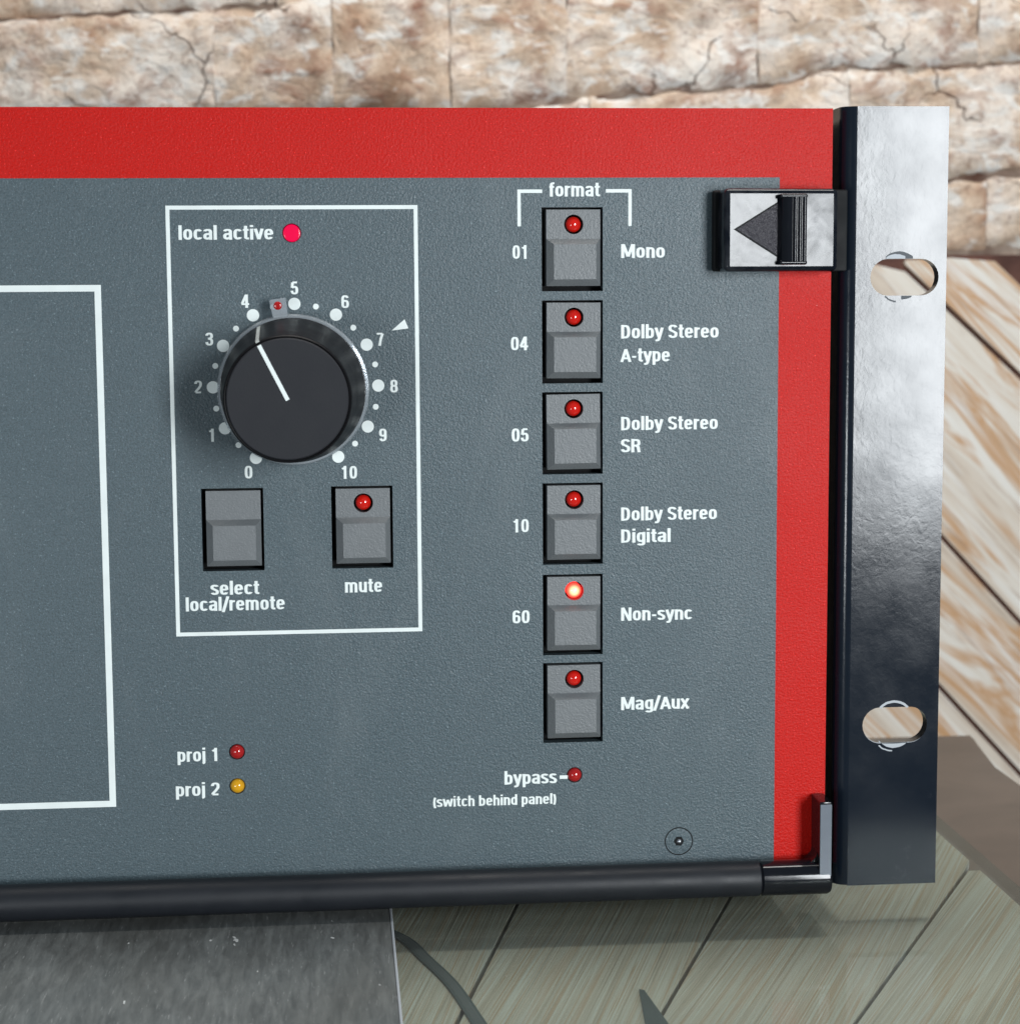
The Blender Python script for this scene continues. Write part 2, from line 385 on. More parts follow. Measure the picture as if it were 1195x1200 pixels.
# ------------------------------------------------------------------ lettering drawn as strokes (bold condensed)
def se(cx, cy, rx, ry, a0, a1, n=2.7, k=14):
    out = []
    for i in range(k + 1):
        a = rad(a0 + (a1 - a0) * i / k); c, s = math.cos(a), math.sin(a)
        out.append((cx + rx * math.copysign(abs(c) ** (2 / n), c), cy + ry * math.copysign(abs(s) ** (2 / n), s)))
    return out
L_, R_, XH, CH = .12, .42, .75, .96
b_, t_ = .08, XH - .08
G = {
 'o': (.54, [se(.27, .375, .15, .295, 0, 360, k=36) + ['c']]),
 'n': (.54, [[(L_, 0), (L_, XH)], se(.27, .44, .15, .235, 180, 0) + [(R_, 0)]]),
 'm': (.82, [[(L_, 0), (L_, XH)], se(.26, .45, .14, .225, 180, 0) + [(.40, 0)], se(.54, .45, .14, .225, 180, 0) + [(.68, 0)]]),
 'u': (.54, [[(L_, XH)] + se(.27, .31, .15, .235, 180, 360) , [(R_, 0), (R_, XH)]]),
 'a': (.53, [se(.26, .52, .15, .155, 165, 0) + [(.41, 0)], [(.41, .43)] + se(.25, .235, .135, .155, 90, 270) + [(.41, .17)]]),
 'e': (.54, [[(.42, .38), (L_, .38)], [(.42, .36)] + se(.27, .375, .15, .295, 0, 325, k=30)]),
 'c': (.51, [se(.27, .375, .15, .295, 38, 322, k=30)]),
 't': (.36, [[(.17, .95)] + se(.27, .20, .10, .12, 180, 265, k=6) + [(.34, .08)], [(.03, .67), (.33, .67)]]),
 'i': (.25, [[(L_ + .005, 0), (L_ + .005, XH)], [(L_ + .005, .86), (L_ + .005, 1.0)]]),
 'j': (.26, [[(.135, XH)] + se(.02, -.04, .115, .10, 0, -80, k=6), [(.135, .86), (.135, 1.0)]]),
 'l': (.25, [[(L_ + .005, 0), (L_ + .005, 1.0)]]),
 'v': (.50, [[(.07, XH), (.25, .02), (.43, XH)]]),
 'y': (.50, [[(.07, XH), (.255, .06)], [(.43, XH), (.25, -.04)] + se(.13, -.05, .10, .10, -10, -95, k=6) + [(.05, -.15)]]),
 'w': (.76, [[(.07, XH), (.20, .03), (.38, .66), (.56, .03), (.69, XH)]]),
 'x': (.50, [[(.07, XH), (.43, 0)], [(.43, XH), (.07, 0)]]),
 'b': (.54, [[(L_, 0), (L_, 1.0)], [(L_, .44)] + se(.27, .375, .15, .295, 160, -160, k=26)]),
 'd': (.54, [[(R_, 0), (R_, 1.0)], [(R_, .31)] + se(.27, .375, .15, .295, 340, 20, k=26)]),
 'p': (.54, [[(L_, -.22), (L_, XH)], [(L_, .44)] + se(.27, .375, .15, .295, 160, -160, k=26)]),
 'g': (.54, [[(R_, XH)] + se(.27, -.03, .15, .12, 0, -160, k=12), [(R_, .31)] + se(.27, .385, .15, .285, 340, 20, k=26)]),
 'h': (.54, [[(L_, 0), (L_, 1.0)], se(.27, .44, .15, .235, 180, 0) + [(R_, 0)]]),
 'r': (.37, [[(L_, 0), (L_, XH)], se(.30, .42, .18, .245, 180, 95, k=8) + [(.35, .665)]]),
 's': (.48, [se(.24, .535, .14, .135, 20, 180, k=12) + [(.12, .47), (.22, .40), (.33, .33)] + se(.24, .22, .14, .14, 20, -165, k=14)]),
 'f': (.34, [[(.15, 0)] + se(.27, .80, .12, .12, 180, 95, k=8) + [(.33, .92)], [(.03, .67), (.31, .67)]]),
 'D': (.60, [[(L_, 0), (L_, CH)], [(L_, CH - .08)] + [(.24, CH - .08)] + se(.26, .48, .20, .40, 80, -80, k=20) + [(.24, .08), (L_, .08)]]),
 'M': (.82, [[(L_, 0), (L_, CH)], [(.70, 0), (.70, CH)], [(.15, CH), (.41, .10), (.67, CH)]]),
 'S': (.56, [se(.28, .69, .17, .19, 15, 190, k=14) + [(.15, .56), (.28, .49), (.41, .40)] + se(.28, .28, .17, .20, 20, -170, k=16)]),
 'A': (.62, [[(.07, 0), (.31, CH - .06), (.55, 0)], [(.17, .26), (.45, .26)]]),
 'R': (.60, [[(L_, 0), (L_, CH)], [(L_, CH - .08), (.26, CH - .08)] + se(.28, .68, .18, .20, 85, -85, k=14) + [(L_, .47)], [(.32, .46), (.42, .38), (.47, 0)]]),
 'N': (.66, [[(L_, 0), (L_, CH)], [(.54, 0), (.54, CH)], [(.13, CH), (.53, 0)]]),
 '0': (.56, [se(.28, .48, .155, .40, 0, 360, n=2.9, k=36) + ['c']]),
 '1': (.56, [[(.31, 0), (.31, CH)], [(.34, .90), (.25, .80), (.12, .74)]]),
 '2': (.56, [se(.28, .70, .155, .18, 180, -10, k=16) + [(.42, .56), (.30, .36), (.17, .20), (.12, .08), (.45, .08)]]),
 '3': (.56, [se(.27, .71, .15, .17, 175, -85, k=16) + [(.20, .51)], [(.20, .51)] + se(.27, .285, .155, .205, 85, -178, k=18)]),
 '4': (.56, [[(.37, 0), (.37, CH)], [(.35, CH - .02), (.09, .30)], [(.05, .27), (.53, .27)]]),
 '5': (.56, [[(.44, CH - .08), (.16, CH - .08), (.13, .50)], [(.13, .48)] + se(.27, .32, .155, .24, 140, -175, k=20)]),
 '6': (.56, [se(.28, .31, .155, .23, 0, 360, k=30) + ['c'], se(.28, .60, .155, .28, 25, 180, k=14) + [(.125, .32)]]),
 '7': (.56, [[(.08, CH - .08), (.45, CH - .08), (.33, .50), (.25, 0)]]),
 '8': (.56, [se(.28, .69, .14, .19, 0, 360, k=28) + ['c'], se(.28, .29, .155, .21, 0, 360, k=28) + ['c']]),
 '9': (.56, [se(.28, .65, .155, .23, 0, 360, k=30) + ['c'], se(.28, .36, .155, .28, -155, 0, k=14) + [(.435, .64)]]),
 '(': (.32, [se(.36, .40, .20, .62, 128, 232, n=2, k=12)]),
 ')': (.32, [se(-.04, .40, .20, .62, 52, -52, n=2, k=12)]),
 '-': (.34, [[(.05, .36), (.29, .36)]]),
 '/': (.36, [[(.04, -.10), (.32, 1.02)]]),
 ' ': (.26, []),
}
XS = 1.32
def ribbon(bm, pts, hw, y, fx, fz):
    closed = pts and pts[-1] == 'c'
    p = [Vector((a / XS, b)) for a, b in (pts[:-1] if closed else pts)]
    q = [p[0]]
    for a in p[1:]:
        if (a - q[-1]).length > 1e-4: q.append(a)
    if closed and (q[0] - q[-1]).length < 1e-3: q.pop()
    n = len(q); Lv, Rv = [], []
    for i in range(n):
        d0 = (q[i] - q[i - 1]) if (i > 0 or closed) else (q[1] - q[0])
        d1 = (q[(i + 1) % n] - q[i]) if (i < n - 1 or closed) else d0
        d0 = d0.normalized(); d1 = d1.normalized(); n0 = Vector((-d0.y, d0.x)); n1 = Vector((-d1.y, d1.x))
        m = n0 + n1
        m = m.normalized() if m.length > 1e-3 else n0
        k = min(1.7, 1 / max(.3, m.dot(n1)))
        for lst, s in ((Lv, 1), (Rv, -1)):
            c = q[i] + m * hw * k * s
            lst.append(bm.verts.new((fx(c.x * XS), y, fz(c.y))))
    for i in range(n if closed else n - 1):
        j = (i + 1) % n; bm.faces.new([Lv[i], Rv[i], Rv[j], Lv[j]])
def lettering(text, x0, x1, zb, h, parent, y=-0.09, mat=None, weight=0.065):
    wd = sum(G[c][0] for c in text) - 0.02
    sx = (x1 - x0) / wd; cx = x0 - 0.01 * sx; bm = bmesh.new(); k = 0
    for c in text:
        adv, strokes = G[c]
        parts = []
        for st in strokes:
            if st[-1] == 'c' or len(st) < 3: parts.append(st); continue
            cur = [st[0]]
            for q in range(1, len(st) - 1):
                cur.append(st[q]); d0 = Vector(st[q]) - Vector(st[q - 1]); d1 = Vector(st[q + 1]) - Vector(st[q])
                if d0.length > .02 and d1.length > .02 and d0.normalized().dot(d1.normalized()) < .45:
                    parts.append(cur); cur = [st[q]]
            cur.append(st[-1]); parts.append(cur)
        for st in parts:
            ribbon(bm, st, weight, y - 0.0015 * (k % 4), lambda u, o=cx: o + u * sx, lambda u: zb + u * h); k += 1
        cx += adv * sx
    for f in bm.faces:
        f.normal_update()
        if f.normal.y > 0: f.normal_flip()
    return obj("printed_lettering", bm, mat or PRINT, parent, smooth=0, flip=False)

# ================================================================== SETTING: backdrop walls and table
def interp(tab, x):
    if x <= tab[0][0]: return tab[0][1]
    for (a, b), (c, d) in zip(tab, tab[1:]):
        if x <= c:
            t = (x - a) / (c - a); t = t * t * (3 - 2 * t); return b + (d - b) * t
    return tab[-1][1]
YB = 340.0
rowT = [(-400, 322), (500, 340)]
rowU = [(-400, 276), (0, 282), (163, 296), (500, 308)]
rowA = [(-400, 234), (-84, 240), (-20, 243.5), (20, 246), (45, 251), (90, 256), (163, 258), (320, 266), (500, 270)]
rowB = [(-400, 190), (-90, 199), (0, 204), (60, 207), (90, 206), (163, 213), (210, 216), (240, 223), (320, 225), (500, 228)]
rowC = [(-400, 150), (0, 166), (258, 177.5), (320, 182), (500, 184)]
rowD = [(-400, 139), (258, 149.5), (285, 150.5), (314, 153.0), (500, 158)]
wall = tag(empty("brick_wall", (100, YB, 150)), "whitewashed brick wall with brown cracks rising behind the red and grey panel", "wall")
WL = Vector((100, YB, 150))
def brick(x0, x1, lo, hi, seed, depth=0.0):
    bm = bmesh.new(); W = x1 - x0; nx = max(12, int(W / 1.8)); nz = 20; grid = []
    g = 1.15
    for j in range(nz + 1):
        row = []
        for i in range(nx + 1):
            u, v = i / nx, j / nz
            x = x0 + .08 + (W - .16) * u
            zl, zh = interp(lo, x) + g * .7, interp(hi, x) - g * .7
            z = zl + (zh - zl) * v
            eu = min(u, 1 - u) * W; ev = min(v, 1 - v) * (zh - zl); e = min(eu * 3.0 + 2.0, ev)
            P = Vector((x, z, seed * 7.1))
            jit = noise.fractal(P * 0.10, 1.0, 2.0, 4) * 0.7
            if i in (0, nx): x += jit
            if j in (0, nz): z += noise.fractal(P * 0.09 + Vector((31, 0, 0)), 1.0, 2.0, 4) * 1.9
            y = -1.2 - depth * 0.5 - 1.8 * (1 - math.exp(-e / 2.2))
            y -= noise.fractal(P * 0.045, 1.0, 2.0, 5) * 2.2 + noise.fractal(P * 0.16, 1.0, 2.0, 3) * 0.7
            row.append(bm.verts.new(Vector((x, YB + y, z)) - Vector((x0, YB, z_ref)))) 
        grid.append(row)
    for j in range(nz):
        for i in range(nx): bm.faces.new([grid[j][i], grid[j][i + 1], grid[j + 1][i + 1], grid[j + 1][i]])
    # side walls going back into the mortar
    loop = grid[0] + [r[-1] for r in grid[1:]] + grid[-1][-2::-1] + [r[0] for r in grid[-2:0:-1]]
    back = [bm.verts.new((v.co.x, 4.0, v.co.z)) for v in loop]
    for i in range(len(loop)):
        j = (i + 1) % len(loop); bm.faces.new([loop[j], loop[i], back[i], back[j]])
    return obj("brick", bm, BRICK, wall, loc=Vector((x0, YB, z_ref)) - WL, smooth=50)
sd = 0
for lo, hi, cuts in ((rowU, rowT, (-260, -150, -52, 66, 170, 262, 372)), (rowA, rowU, (-300, -190, -94, 20, 118, 236, 330, 430)),
                     (rowB, rowA, (-240, -120, -4, 41, 86, 131, 206, 294, 390)), (rowC, rowB, (-200, -90, 30, 140, 243, 372)),
                     (rowD, rowC, (-240, -130, -20, 90, 200, 299, 402))):
    for a, b in zip(cuts, cuts[1:]):
        z_ref = interp(lo, a); sd += 1; brick(a, b, lo, hi, sd, random.uniform(-.7, .9))
obj("mortar_bed", box(-300, 430, 1, 12, -20 + 165 - 150, 190), MORTAR, wall, loc=(-100, 0, 0), smooth=0)

# diagonal boards of the lower backdrop: seams given as lines z = z0 + slope*(x-300)
pw = tag(empty("plank_wall", (300, YB, 0)), "pale diagonal plank boards with orange brown grain below the brick wall", "wall")
def junction(x): return interp(rowD, x) - 1.6
seams = [(-1.02, -330), (-1.02, -230), (-1.04, -130), (-1.08, -43), (-1.07, 18.5), (-0.905, 114.0), (-0.92, 151.0), (-0.93, 205), (-0.95, 265), (-0.97, 330), (-1.0, 400), (-1.0, 470), (-1.0, 540), (-1.0, 610)]
def plank_between(s0, s1, xa, xb, zmin, gap):
    """clip the strip between two slanting seams to x range and below the junction"""
    N = 40; ang = math.atan(s0[0]); pts_lo, pts_hi = [], []
    f0 = lambda x: s0[1] + s0[0] * (x - 300); f1 = lambda x: s1[1] + s1[0] * (x - 300)
    for i in range(N + 1):
        x = xa + (xb - xa) * i / N
        lo = max(f0(x) + gap, zmin); hi = min(f1(x) - gap, junction(x))
        if hi - lo > 0.2: pts_lo.append((x, lo)); pts_hi.append((x, hi))
    if len(pts_lo) < 2: return
    outl = pts_lo + pts_hi[::-1]
    cx = sum(p[0] for p in outl) / len(outl); cz = sum(p[1] for p in outl) / len(outl)
    ca, sa = math.cos(-ang), math.sin(-ang)
    loc = [((x - cx) * ca - (z - cz) * sa, (x - cx) * sa + (z - cz) * ca) for x, z in outl]
    o = obj("plank", prism(loc, -4 + random.uniform(-.25, .25), 0), WOOD, pw, loc=(cx - 300, 0, cz), smooth=0)
    o.rotation_euler = (0, -ang, 0)
for a, b in zip(seams, seams[1:]): plank_between(a, b, -300, 430, -160, 1.5)
obj("backing_board", box(-600, 135, -1.2, 8, -165, 150), SEAM, pw, smooth=0)

# table: brown board, seamed planks, glass sheet, aluminium sheet
ZP = -9.0
table = tag(empty("table", (0, 0, -60)), "low table with a brown top and pale slanting boards under its glass", "table")
bm = extrude_z([(-420, -76), (242, -76), (242, 150), (249.8, 194.5), (-420, 194.5)], -40, ZP - 2.2)
TL = Vector((0, 0, -60))
for v in bm.verts: v.co -= TL
bmesh.ops.bevel(bm, geom=[e for e in bm.edges if all(v.co.z > 30 for v in e.verts)], offset=1.2, segments=3, affect='EDGES')
obj("brown_top", bm, BROWN, table, smooth=30)
for x in (-400, 200):
    for y in (-72, 160): obj("leg", box(x, x + 30, y, y + 26, -560, 19.9, 2), BROWN, table, smooth=30)
# seams as lines x = x0 + k*y
ts = [(245, .60), (175.0, .559), (123.8, .392), (75.1, .255), (28, .20), (-22, .17), (-72, .15), (-122, .15), (-172, .15), (-222, .15), (-272, .15), (-322, .15), (-372, .15)]
for (a, ka), (b, kb) in zip(ts, ts[1:]):
    N = 30; Lp, Rp = [], []
    for i in range(N + 1):
        y = -75 + 260 * i / N
        xr = min(a + ka * y - .55, 199.6); xl = b + kb * y + .55
        if xr - xl > .5: Lp.append((xl, y)); Rp.append((xr, y))
    if len(Lp) < 2: continue
    out = Lp + Rp[::-1]; cx = sum(p[0] for p in out) / len(out); cy = sum(p[1] for p in out) / len(out)
    kk = (ka + kb) / 2; ang = math.atan2(1, kk); ca, sa = math.cos(-ang), math.sin(-ang)
    pts = [((x - cx) * ca - (y - cy) * sa, (x - cx) * sa + (y - cy) * ca) for x, y in out]
    # built lying in its own XZ plane so the grain runs along local X, then laid flat
    o = obj("plank", prism(pts, -2.0 + random.uniform(-.12, .1), 0), WOOD2, table, smooth=0)
    o.location = Vector((cx, cy, ZP - 2.15) ) * S - TL * S
    for v in o.data.vertices:
        x, y, z = v.co; v.co = Vector((x, z, -y))
    o.data.update()
    o.rotation_euler = (0, 0, ang)
    o.data.flip_normals() if o.data.polygons[0].normal.z < 0 else None
glass = tag(obj("glass_sheet", extrude_z([(-400, -75), (200.0, -75), (200.0, 188), (-400, 188)], -8.6, -5.0), GLASS, smooth=0),
            "clear greenish glass sheet lying over the slanting boards", "glass sheet")
alum = tag(obj("metal_sheet", box(-330, 49.9, -74, 180, -4.95, -2.0, 0.3), ALU, smooth=30),
           "scratched grey aluminium sheet with pale chips under the left side of the unit", "metal sheet")
obj("sheet_edge_highlight", box(49.92, 50.45, -74.2, 180.2, -5.0, -1.9, 0.1, 1), WORN_AND_HIGHLIGHT, alum, smooth=0)  # pale strip standing in for the highlight along the sheet's edge
# cable under the glass; pointed offcut in the glass, built as a solid
def tube(pts, r, name, mat, parent=None, n=10):
    bm = bmesh.new(); P = [Vector(p) for p in pts]; rings = []
    cr = []
    for i in range(len(P) - 1):
        p0, p1, p2, p3 = P[max(0, i - 1)], P[i], P[i + 1], P[min(len(P) - 1, i + 2)]
        for k in range(8):
            t = k / 8; cr.append(0.5 * ((2 * p1) + (-p0 + p2) * t + (2 * p0 - 5 * p1 + 4 * p2 - p3) * t * t + (-p0 + 3 * p1 - 3 * p2 + p3) * t ** 3))
    cr.append(P[-1])
    for i, p in enumerate(cr):
        d = (cr[min(i + 1, len(cr) - 1)] - cr[max(i - 1, 0)]).normalized(); u = d.cross(Vector((0, 0, 1))).normalized(); w_ = u.cross(d)
        rings.append([bm.verts.new(p + (u * math.cos(2 * math.pi * k / n) + w_ * math.sin(2 * math.pi * k / n)) * r) for k in range(n)])
    for A, B in zip(rings, rings[1:]):
        for k in range(n): bm.faces.new([A[k], A[(k + 1) % n], B[(k + 1) % n], B[k]])
    bm.faces.new(rings[0]); bm.faces.new(rings[-1][::-1])
    return obj(name, bm, mat, parent)
cab = tag(tube([(10, 30, 0.4 - 9), (40, 14, 0.4 - 9), (52.1, 1.7, 0.4 - 9), (57.5, -14.5, 0.4 - 9), (62.2, -31, 0.4 - 9), (66, -52.5, 0.4 - 9), (69.5, -74, 0.4 - 9)], 1.5, "cable", FADED),
    "dark flat cable curving beneath the glass beside the metal sheet", "cable")
for v in cab.data.vertices: v.co.z = (-8.75 + (v.co.z / S + 8.6) * 0.13) * S
bm = extrude_z([(100.9, -38.2), (101.9, -38.8), (103.6, -56.5), (105, -74.5), (97.6, -74.5), (99.3, -56)], -8.95, -8.66)  # flat solid standing in for a dark reflection in the glass
tag(obj("pointed_reflection", bm, FADED, smooth=20), "dark pointed offcut lying under the glass at the near edge", "reflection")

# ================================================================== THE UNIT
unit = tag(empty("sound_processor", (0, 0, 0)), "grey and red rack mounted cinema sound processor with volume knob and square keys", "sound processor")
BTN = [(91.9, 145.95), (91.9, 125.68), (91.85, 105.5), (91.85, 85.25), (91.8, 64.72), (91.78, 44.67), (16.72, 85.2), (45.06, 85.28)]
OW, OH = 6.75, 9.14
rects = [(x - OW, x + OW, z - OH, z + OH) for x, z in BTN]
cf = lambda r: (lambda a: r)
LEDS = [(30.76, 149.74, 2.05), (92.08, 27.98, 1.78), (16.54, 35.39, 1.78), (16.47, 27.62, 1.78)]
# snap cell borders apart so no two cells share an odd sliver
obj("front_panel", plate(-268, 138.05, 4.5, 161.5, -0.06, 3.0, rects=rects, holes=[(x, z, cf(r), 3.2, 3.2) for x, z, r in LEDS]), GREY, unit, smooth=0)
obj("red_border", plate(-280, 149.85, 4.5, 176.5, 0.0, 3.0, rects=[(-267.9, 137.95, 4.4, 161.4)]), RED, unit, smooth=0)
bmc = box(-277, 149, 6.5, 300, 0.5, 175, 0.8)
obj("chassis", bmc, CHASSIS, unit, smooth=30)
obj("inner_plate", box(-270, 148.5, 5.4, 6.3, 5, 174), WELL, unit, smooth=0)
for x in (-200, 30):
    for y in (30, 180): obj("foot", lathe([(0, -1.95), (8, -1.95), (8.5, 6.5), (0, 6.5)], 24, 'Y'), BLACK, unit, loc=(x, y, 0)).rotation_euler = (rad(90), 0, 0)

# keys
def make_key_bm():
    bm = plate(-5.75, 6.15, 2.25, 8.62, -0.35, 4.6, holes=[(0.3, 5.42, cf(2.12), 2.7, 2.7)])
    return bm
def key_lower(hole=True):
    bm = bmesh.new()
    o = [(-5.75, 2.25), (6.15, 2.25), (6.15, -8.0), (-5.75, -8.0)]; i_ = [(-4.25, 1.05), (5.05, 1.05), (5.05, -6.55), (-4.25, -6.55)]
    if not hole:
        o2 = [(-5.75, 8.62), (6.15, 8.62), (6.15, 2.25), (-5.75, 2.25)]
    A = [bm.verts.new((x, -0.35, z)) for x, z in o]; B = [bm.verts.new((x, -1.95, z)) for x, z in i_]; C = [bm.verts.new((x, 4.6, z)) for x, z in o]
    bm.faces.new(B)
    for k in range(4):
        j = (k + 1) % 4; bm.faces.new([A[k], A[j], B[j], B[k]]); bm.faces.new([A[j], A[k], C[k], C[j]])
    bmesh.ops.recalc_face_normals(bm, faces=bm.faces)
    return bm
def merge(bm, other):
    me = bpy.data.meshes.new("tmp"); other.to_mesh(me); other.free(); bm.from_mesh(me); bpy.data.meshes.remove(me); return bm
dome = lambda r, y: [(r, 4.5), (r, y)] + [(r * math.cos(rad(a)), y - r * 0.85 * math.sin(rad(a))) for a in range(10, 90, 10)] + [(0, y - r * 0.85)]
def led_lens(mat, parent, x, z, r=1.72, y=0.9):
    return obj("led_lens", lathe(dome(r, y), 32), mat, parent, loc=(x, 0, z), smooth=60)
key0 = obj("push_button", merge(make_key_bm(), key_lower()), KEY, unit, loc=(BTN[0][0], 0, BTN[0][1]), smooth=12)
lens0 = led_lens(LED_OFF, key0, 0.3, 5.42)
plain = None
for i, (x, z) in enumerate(BTN[1:], 1):
    if i == 6:
        k = obj("push_button", merge(plate(-5.75, 6.15, 2.25, 8.62, -0.35, 4.6), key_lower()), KEY, unit, loc=(x, 0, z), smooth=12)
        k['label'] = "plain key without a lamp"
        continue
    k = key0.copy(); COL.objects.link(k); k.parent = unit; k.location = Vector((x, 0, z)) * S
    c = lens0.copy()
    if i == 4:
        c.data = lens0.data.copy(); c.data.materials[0] = LED_LIT; c['label'] = "lamp lens glowing bright red"
    COL.objects.link(c); c.parent = k
    k.rotation_euler = (rad(random.uniform(-.8, .8)), rad(random.uniform(-.5, .5)), rad(random.uniform(-.9, .9)))
for (x, z, r), m in zip(LEDS, (LED_LOC, LED_DULL, LED_DULL, LED_AMB)):
    o = led_lens(m, unit, x, z, r - 0.16, 0.9 if m is LED_LOC else 0.2)
    if m is LED_LOC:
        o.data = o.data.copy()
        for v in o.data.vertices:
            if v.co.y < 0.7 * S: v.co.y = 0.7 * S - (0.7 * S - v.co.y) * 0.12
        o['label'] = "flat lamp lens glowing crimson"
    if m is LED_AMB: o['label'] = "amber lamp lens"

# printing
for t, a, b, zb in [('local active', 6.40, 26.88, 148.34), ('format', 86.79, 98.08, 157.41), ('01', 78.64, 82.31, 143.92), ('04', 78.14, 82.10, 123.94), ('05', 78.20, 82.19, 103.76),
    ('10', 78.26, 82.08, 83.51), ('60', 78.14, 82.17, 62.99), ('Mono', 102.61, 112.50, 144.01), ('Dolby Stereo', 102.61, 124.62, 126.33), ('A-type', 102.61, 113.70, 121.15),
    ('Dolby Stereo', 102.61, 124.55, 105.99), ('SR', 102.61, 107.22, 101.05), ('Dolby Stereo', 102.61, 124.47, 85.73), ('Digital', 102.61, 114.01, 80.77),
    ('Non-sync', 102.61, 118.93, 63.07), ('Mag/Aux', 102.61, 118.23, 42.63), ('bypass', 76.07, 88.09, 26.17), ('(switch behind panel)', 59.83, 88.07, 21.46),
    ('proj 1', 3.34, 12.73, 33.43), ('proj 2', 2.77, 12.64, 25.60), ('select', 11.53, 22.26, 70.76), ('local/remote', 5.96, 27.81, 67.24), ('mute', 40.95, 49.35, 70.73)]:
    small = t[0] == '('
    lettering(t, a, b, zb, 2.45 if small else 3.12, unit, weight=0.065)
for t, x, z in [('0', 20.40, 97.84), ('1', 12.66, 106.05), ('2', 9.92, 116.60), ('3', 12.59, 126.95), ('4', 20.45, 135.09), ('5', 31.15, 137.88), ('6', 42.05, 134.85), ('7', 49.52, 126.63), ('8', 52.44, 116.34), ('9', 49.87, 105.63), ('10', 42.31, 97.48)]:
    hw = 0.93 * len(t); lettering(t, x - hw, x + hw, z - 1.42, 2.98, unit)
def outline(bm): return obj("printed_outline", bm, PRINT, unit, smooth=0)
outline(frame_outline(3.85, 58.05, 61.70, 155.65, 0.85))
outline(frame_outline(-150, -10.3, 23.7, 138.8, 1.4))
bl = prism([(79.85, 151.0), (80.6, 151.0), (80.6, 158.2), (85.3, 158.2), (85.3, 158.95), (79.85, 158.95)], -0.085, -0.055); outline(bl)
br = prism([(99.35, 158.25), (104.3, 158.25), (104.3, 151.0), (105.05, 151.0), (105.05, 159.0), (99.35, 159.0)], -0.085, -0.055); outline(br)
outline(prism([(52.1, 128.5), (55.75, 128.95), (54.95, 130.95)], -0.085, -0.055))
outline(prism([(88.7, 27.15), (90.5, 27.15), (90.5, 27.95), (88.7, 27.95)], -0.085, -0.055))
DC = (31.05, 116.5)
def disc(r): return lathe([(0, -0.09), (r, -0.09), (r, -0.055)], 28)
big = small = None
for k in range(21):
    a = rad(-150 + 15 * k); p = (DC[0] + 17.95 * math.sin(a), 0, DC[1] + 17.95 * math.cos(a))
    if k % 2 == 0:
        if big is None: big = o = obj("scale_dot", disc(1.34), PRINT, unit, loc=p, smooth=0)
        else: o = big.copy(); COL.objects.link(o); o.location = Vector(p) * S
    else:
        if small is None: small = o = obj("scale_dot", disc(0.64), PRINT, unit, loc=p, smooth=0)
        else: o = small.copy(); COL.objects.link(o); o.location = Vector(p) * S

# volume knob, leaning a little
tilt_x, tilt_z = math.atan2(-0.75, 23.5), math.atan2(-0.78, 23.5)
knob = obj("volume_knob", lathe([(0, -1), (15.6, -1), (15.75, -3.2), (13.35, -24.2), (13.2, -24.7), (12.95, -24.95), (12.75, -24.85), (12.7, -24.4), (0, -24.4)], 96), KNOB, unit, loc=(30.6, 0, 115.9), smooth=28)
knob.rotation_euler = (math.atan2(0.78, 23.5), 0, -math.atan2(0.80, 23.5))
obj("knob_cap", lathe([(12.6, -24.0), (12.6, -25.15), (12.35, -25.35), (0, -25.35)], 96), CAPM, knob, smooth=28)
# white index line over the cap and down the side
la = rad(-26.5)
def radial(r, wv): return (r * math.sin(la) + wv * math.cos(la), r * math.cos(la) - wv * math.sin(la))
obj("index_line", prism([radial(-0.2, -.42), radial(-0.2, .42), radial(12.45, .42), radial(12.45, -.42)], -25.45, -25.3), PRINT, knob, smooth=0)
bm = bmesh.new()
for s, (r, y) in enumerate([(13.02, -24.95), (13.38, -24.3), (15.60, -5.0)]):
    for wv in (-.42, .42):
        x, z = radial(r + .06, wv); bm.verts.new((x, y, z))
vv = list(bm.verts); bm.verts.ensure_lookup_table()
bm.faces.new([vv[0], vv[1], vv[3], vv[2]]); bm.faces.new([vv[2], vv[3], vv[5], vv[4]])
# give it paint thickness
bmesh.ops.solidify(bm, geom=bm.faces[:], thickness=0.05)
obj("index_line", bm, PRINT, knob, smooth=0)
obj("clear_skirt", lathe([(15.7, -1.2), (16.3, -1.0), (16.5, -1.8), (16.4, -3.1), (16.1, -3.6), (15.7, -3.6)], 96), CLEAR, knob, smooth=40)
ta = rad(-8.5)
def rad2(r, wv): return (r * math.sin(ta) + wv * math.cos(ta), r * math.cos(ta) - wv * math.sin(ta))
bm = prism([rad2(16.1, -1.55), rad2(16.1, 1.55), rad2(20.0, 1.75), rad2(20.0, -1.75)], -4.6, -1.6)
bmesh.ops.bevel(bm, geom=bm.edges[:], offset=0.14, segments=2, affect='EDGES')
obj("marker_tab", bm, CLEAR, knob, smooth=35)
p = rad2(18.6, -.1)
obj("red_marker_dot", lathe([(0, -4.75), (0.5, -4.8), (0.85, -4.65), (0.95, -4.5), (0.95, -4.4)], 24), LED_DULL, knob, loc=(p[0], 0, p[1]), smooth=50)

# panel screw
SC = (116.0, 11.82)
scr = obj("panel_screw", lathe([(0, 0.4), (0, 0.4), (0.95, 0.4), (1.0, -0.06), (2.7, -0.10), (3.0, 0.0), (3.05, 0.4)], 40), GREY, unit, loc=(SC[0], 0, SC[1]), smooth=25)
obj("screw_ring", lathe([(3.02, -0.062), (3.02, -0.085), (3.28, -0.085), (3.28, -0.062)], 48), WELL, scr, smooth=0)
obj("hex_socket", lathe([(0, -0.12), (1.15, -0.12), (1.2, -0.05)], 6), WELL, scr, smooth=0)
obj("socket_glint", lathe([(0, -0.45), (0.35, -0.42), (0.6, -0.125)], 16), STEEL, scr, loc=(0.1, 0, -0.1), smooth=60)

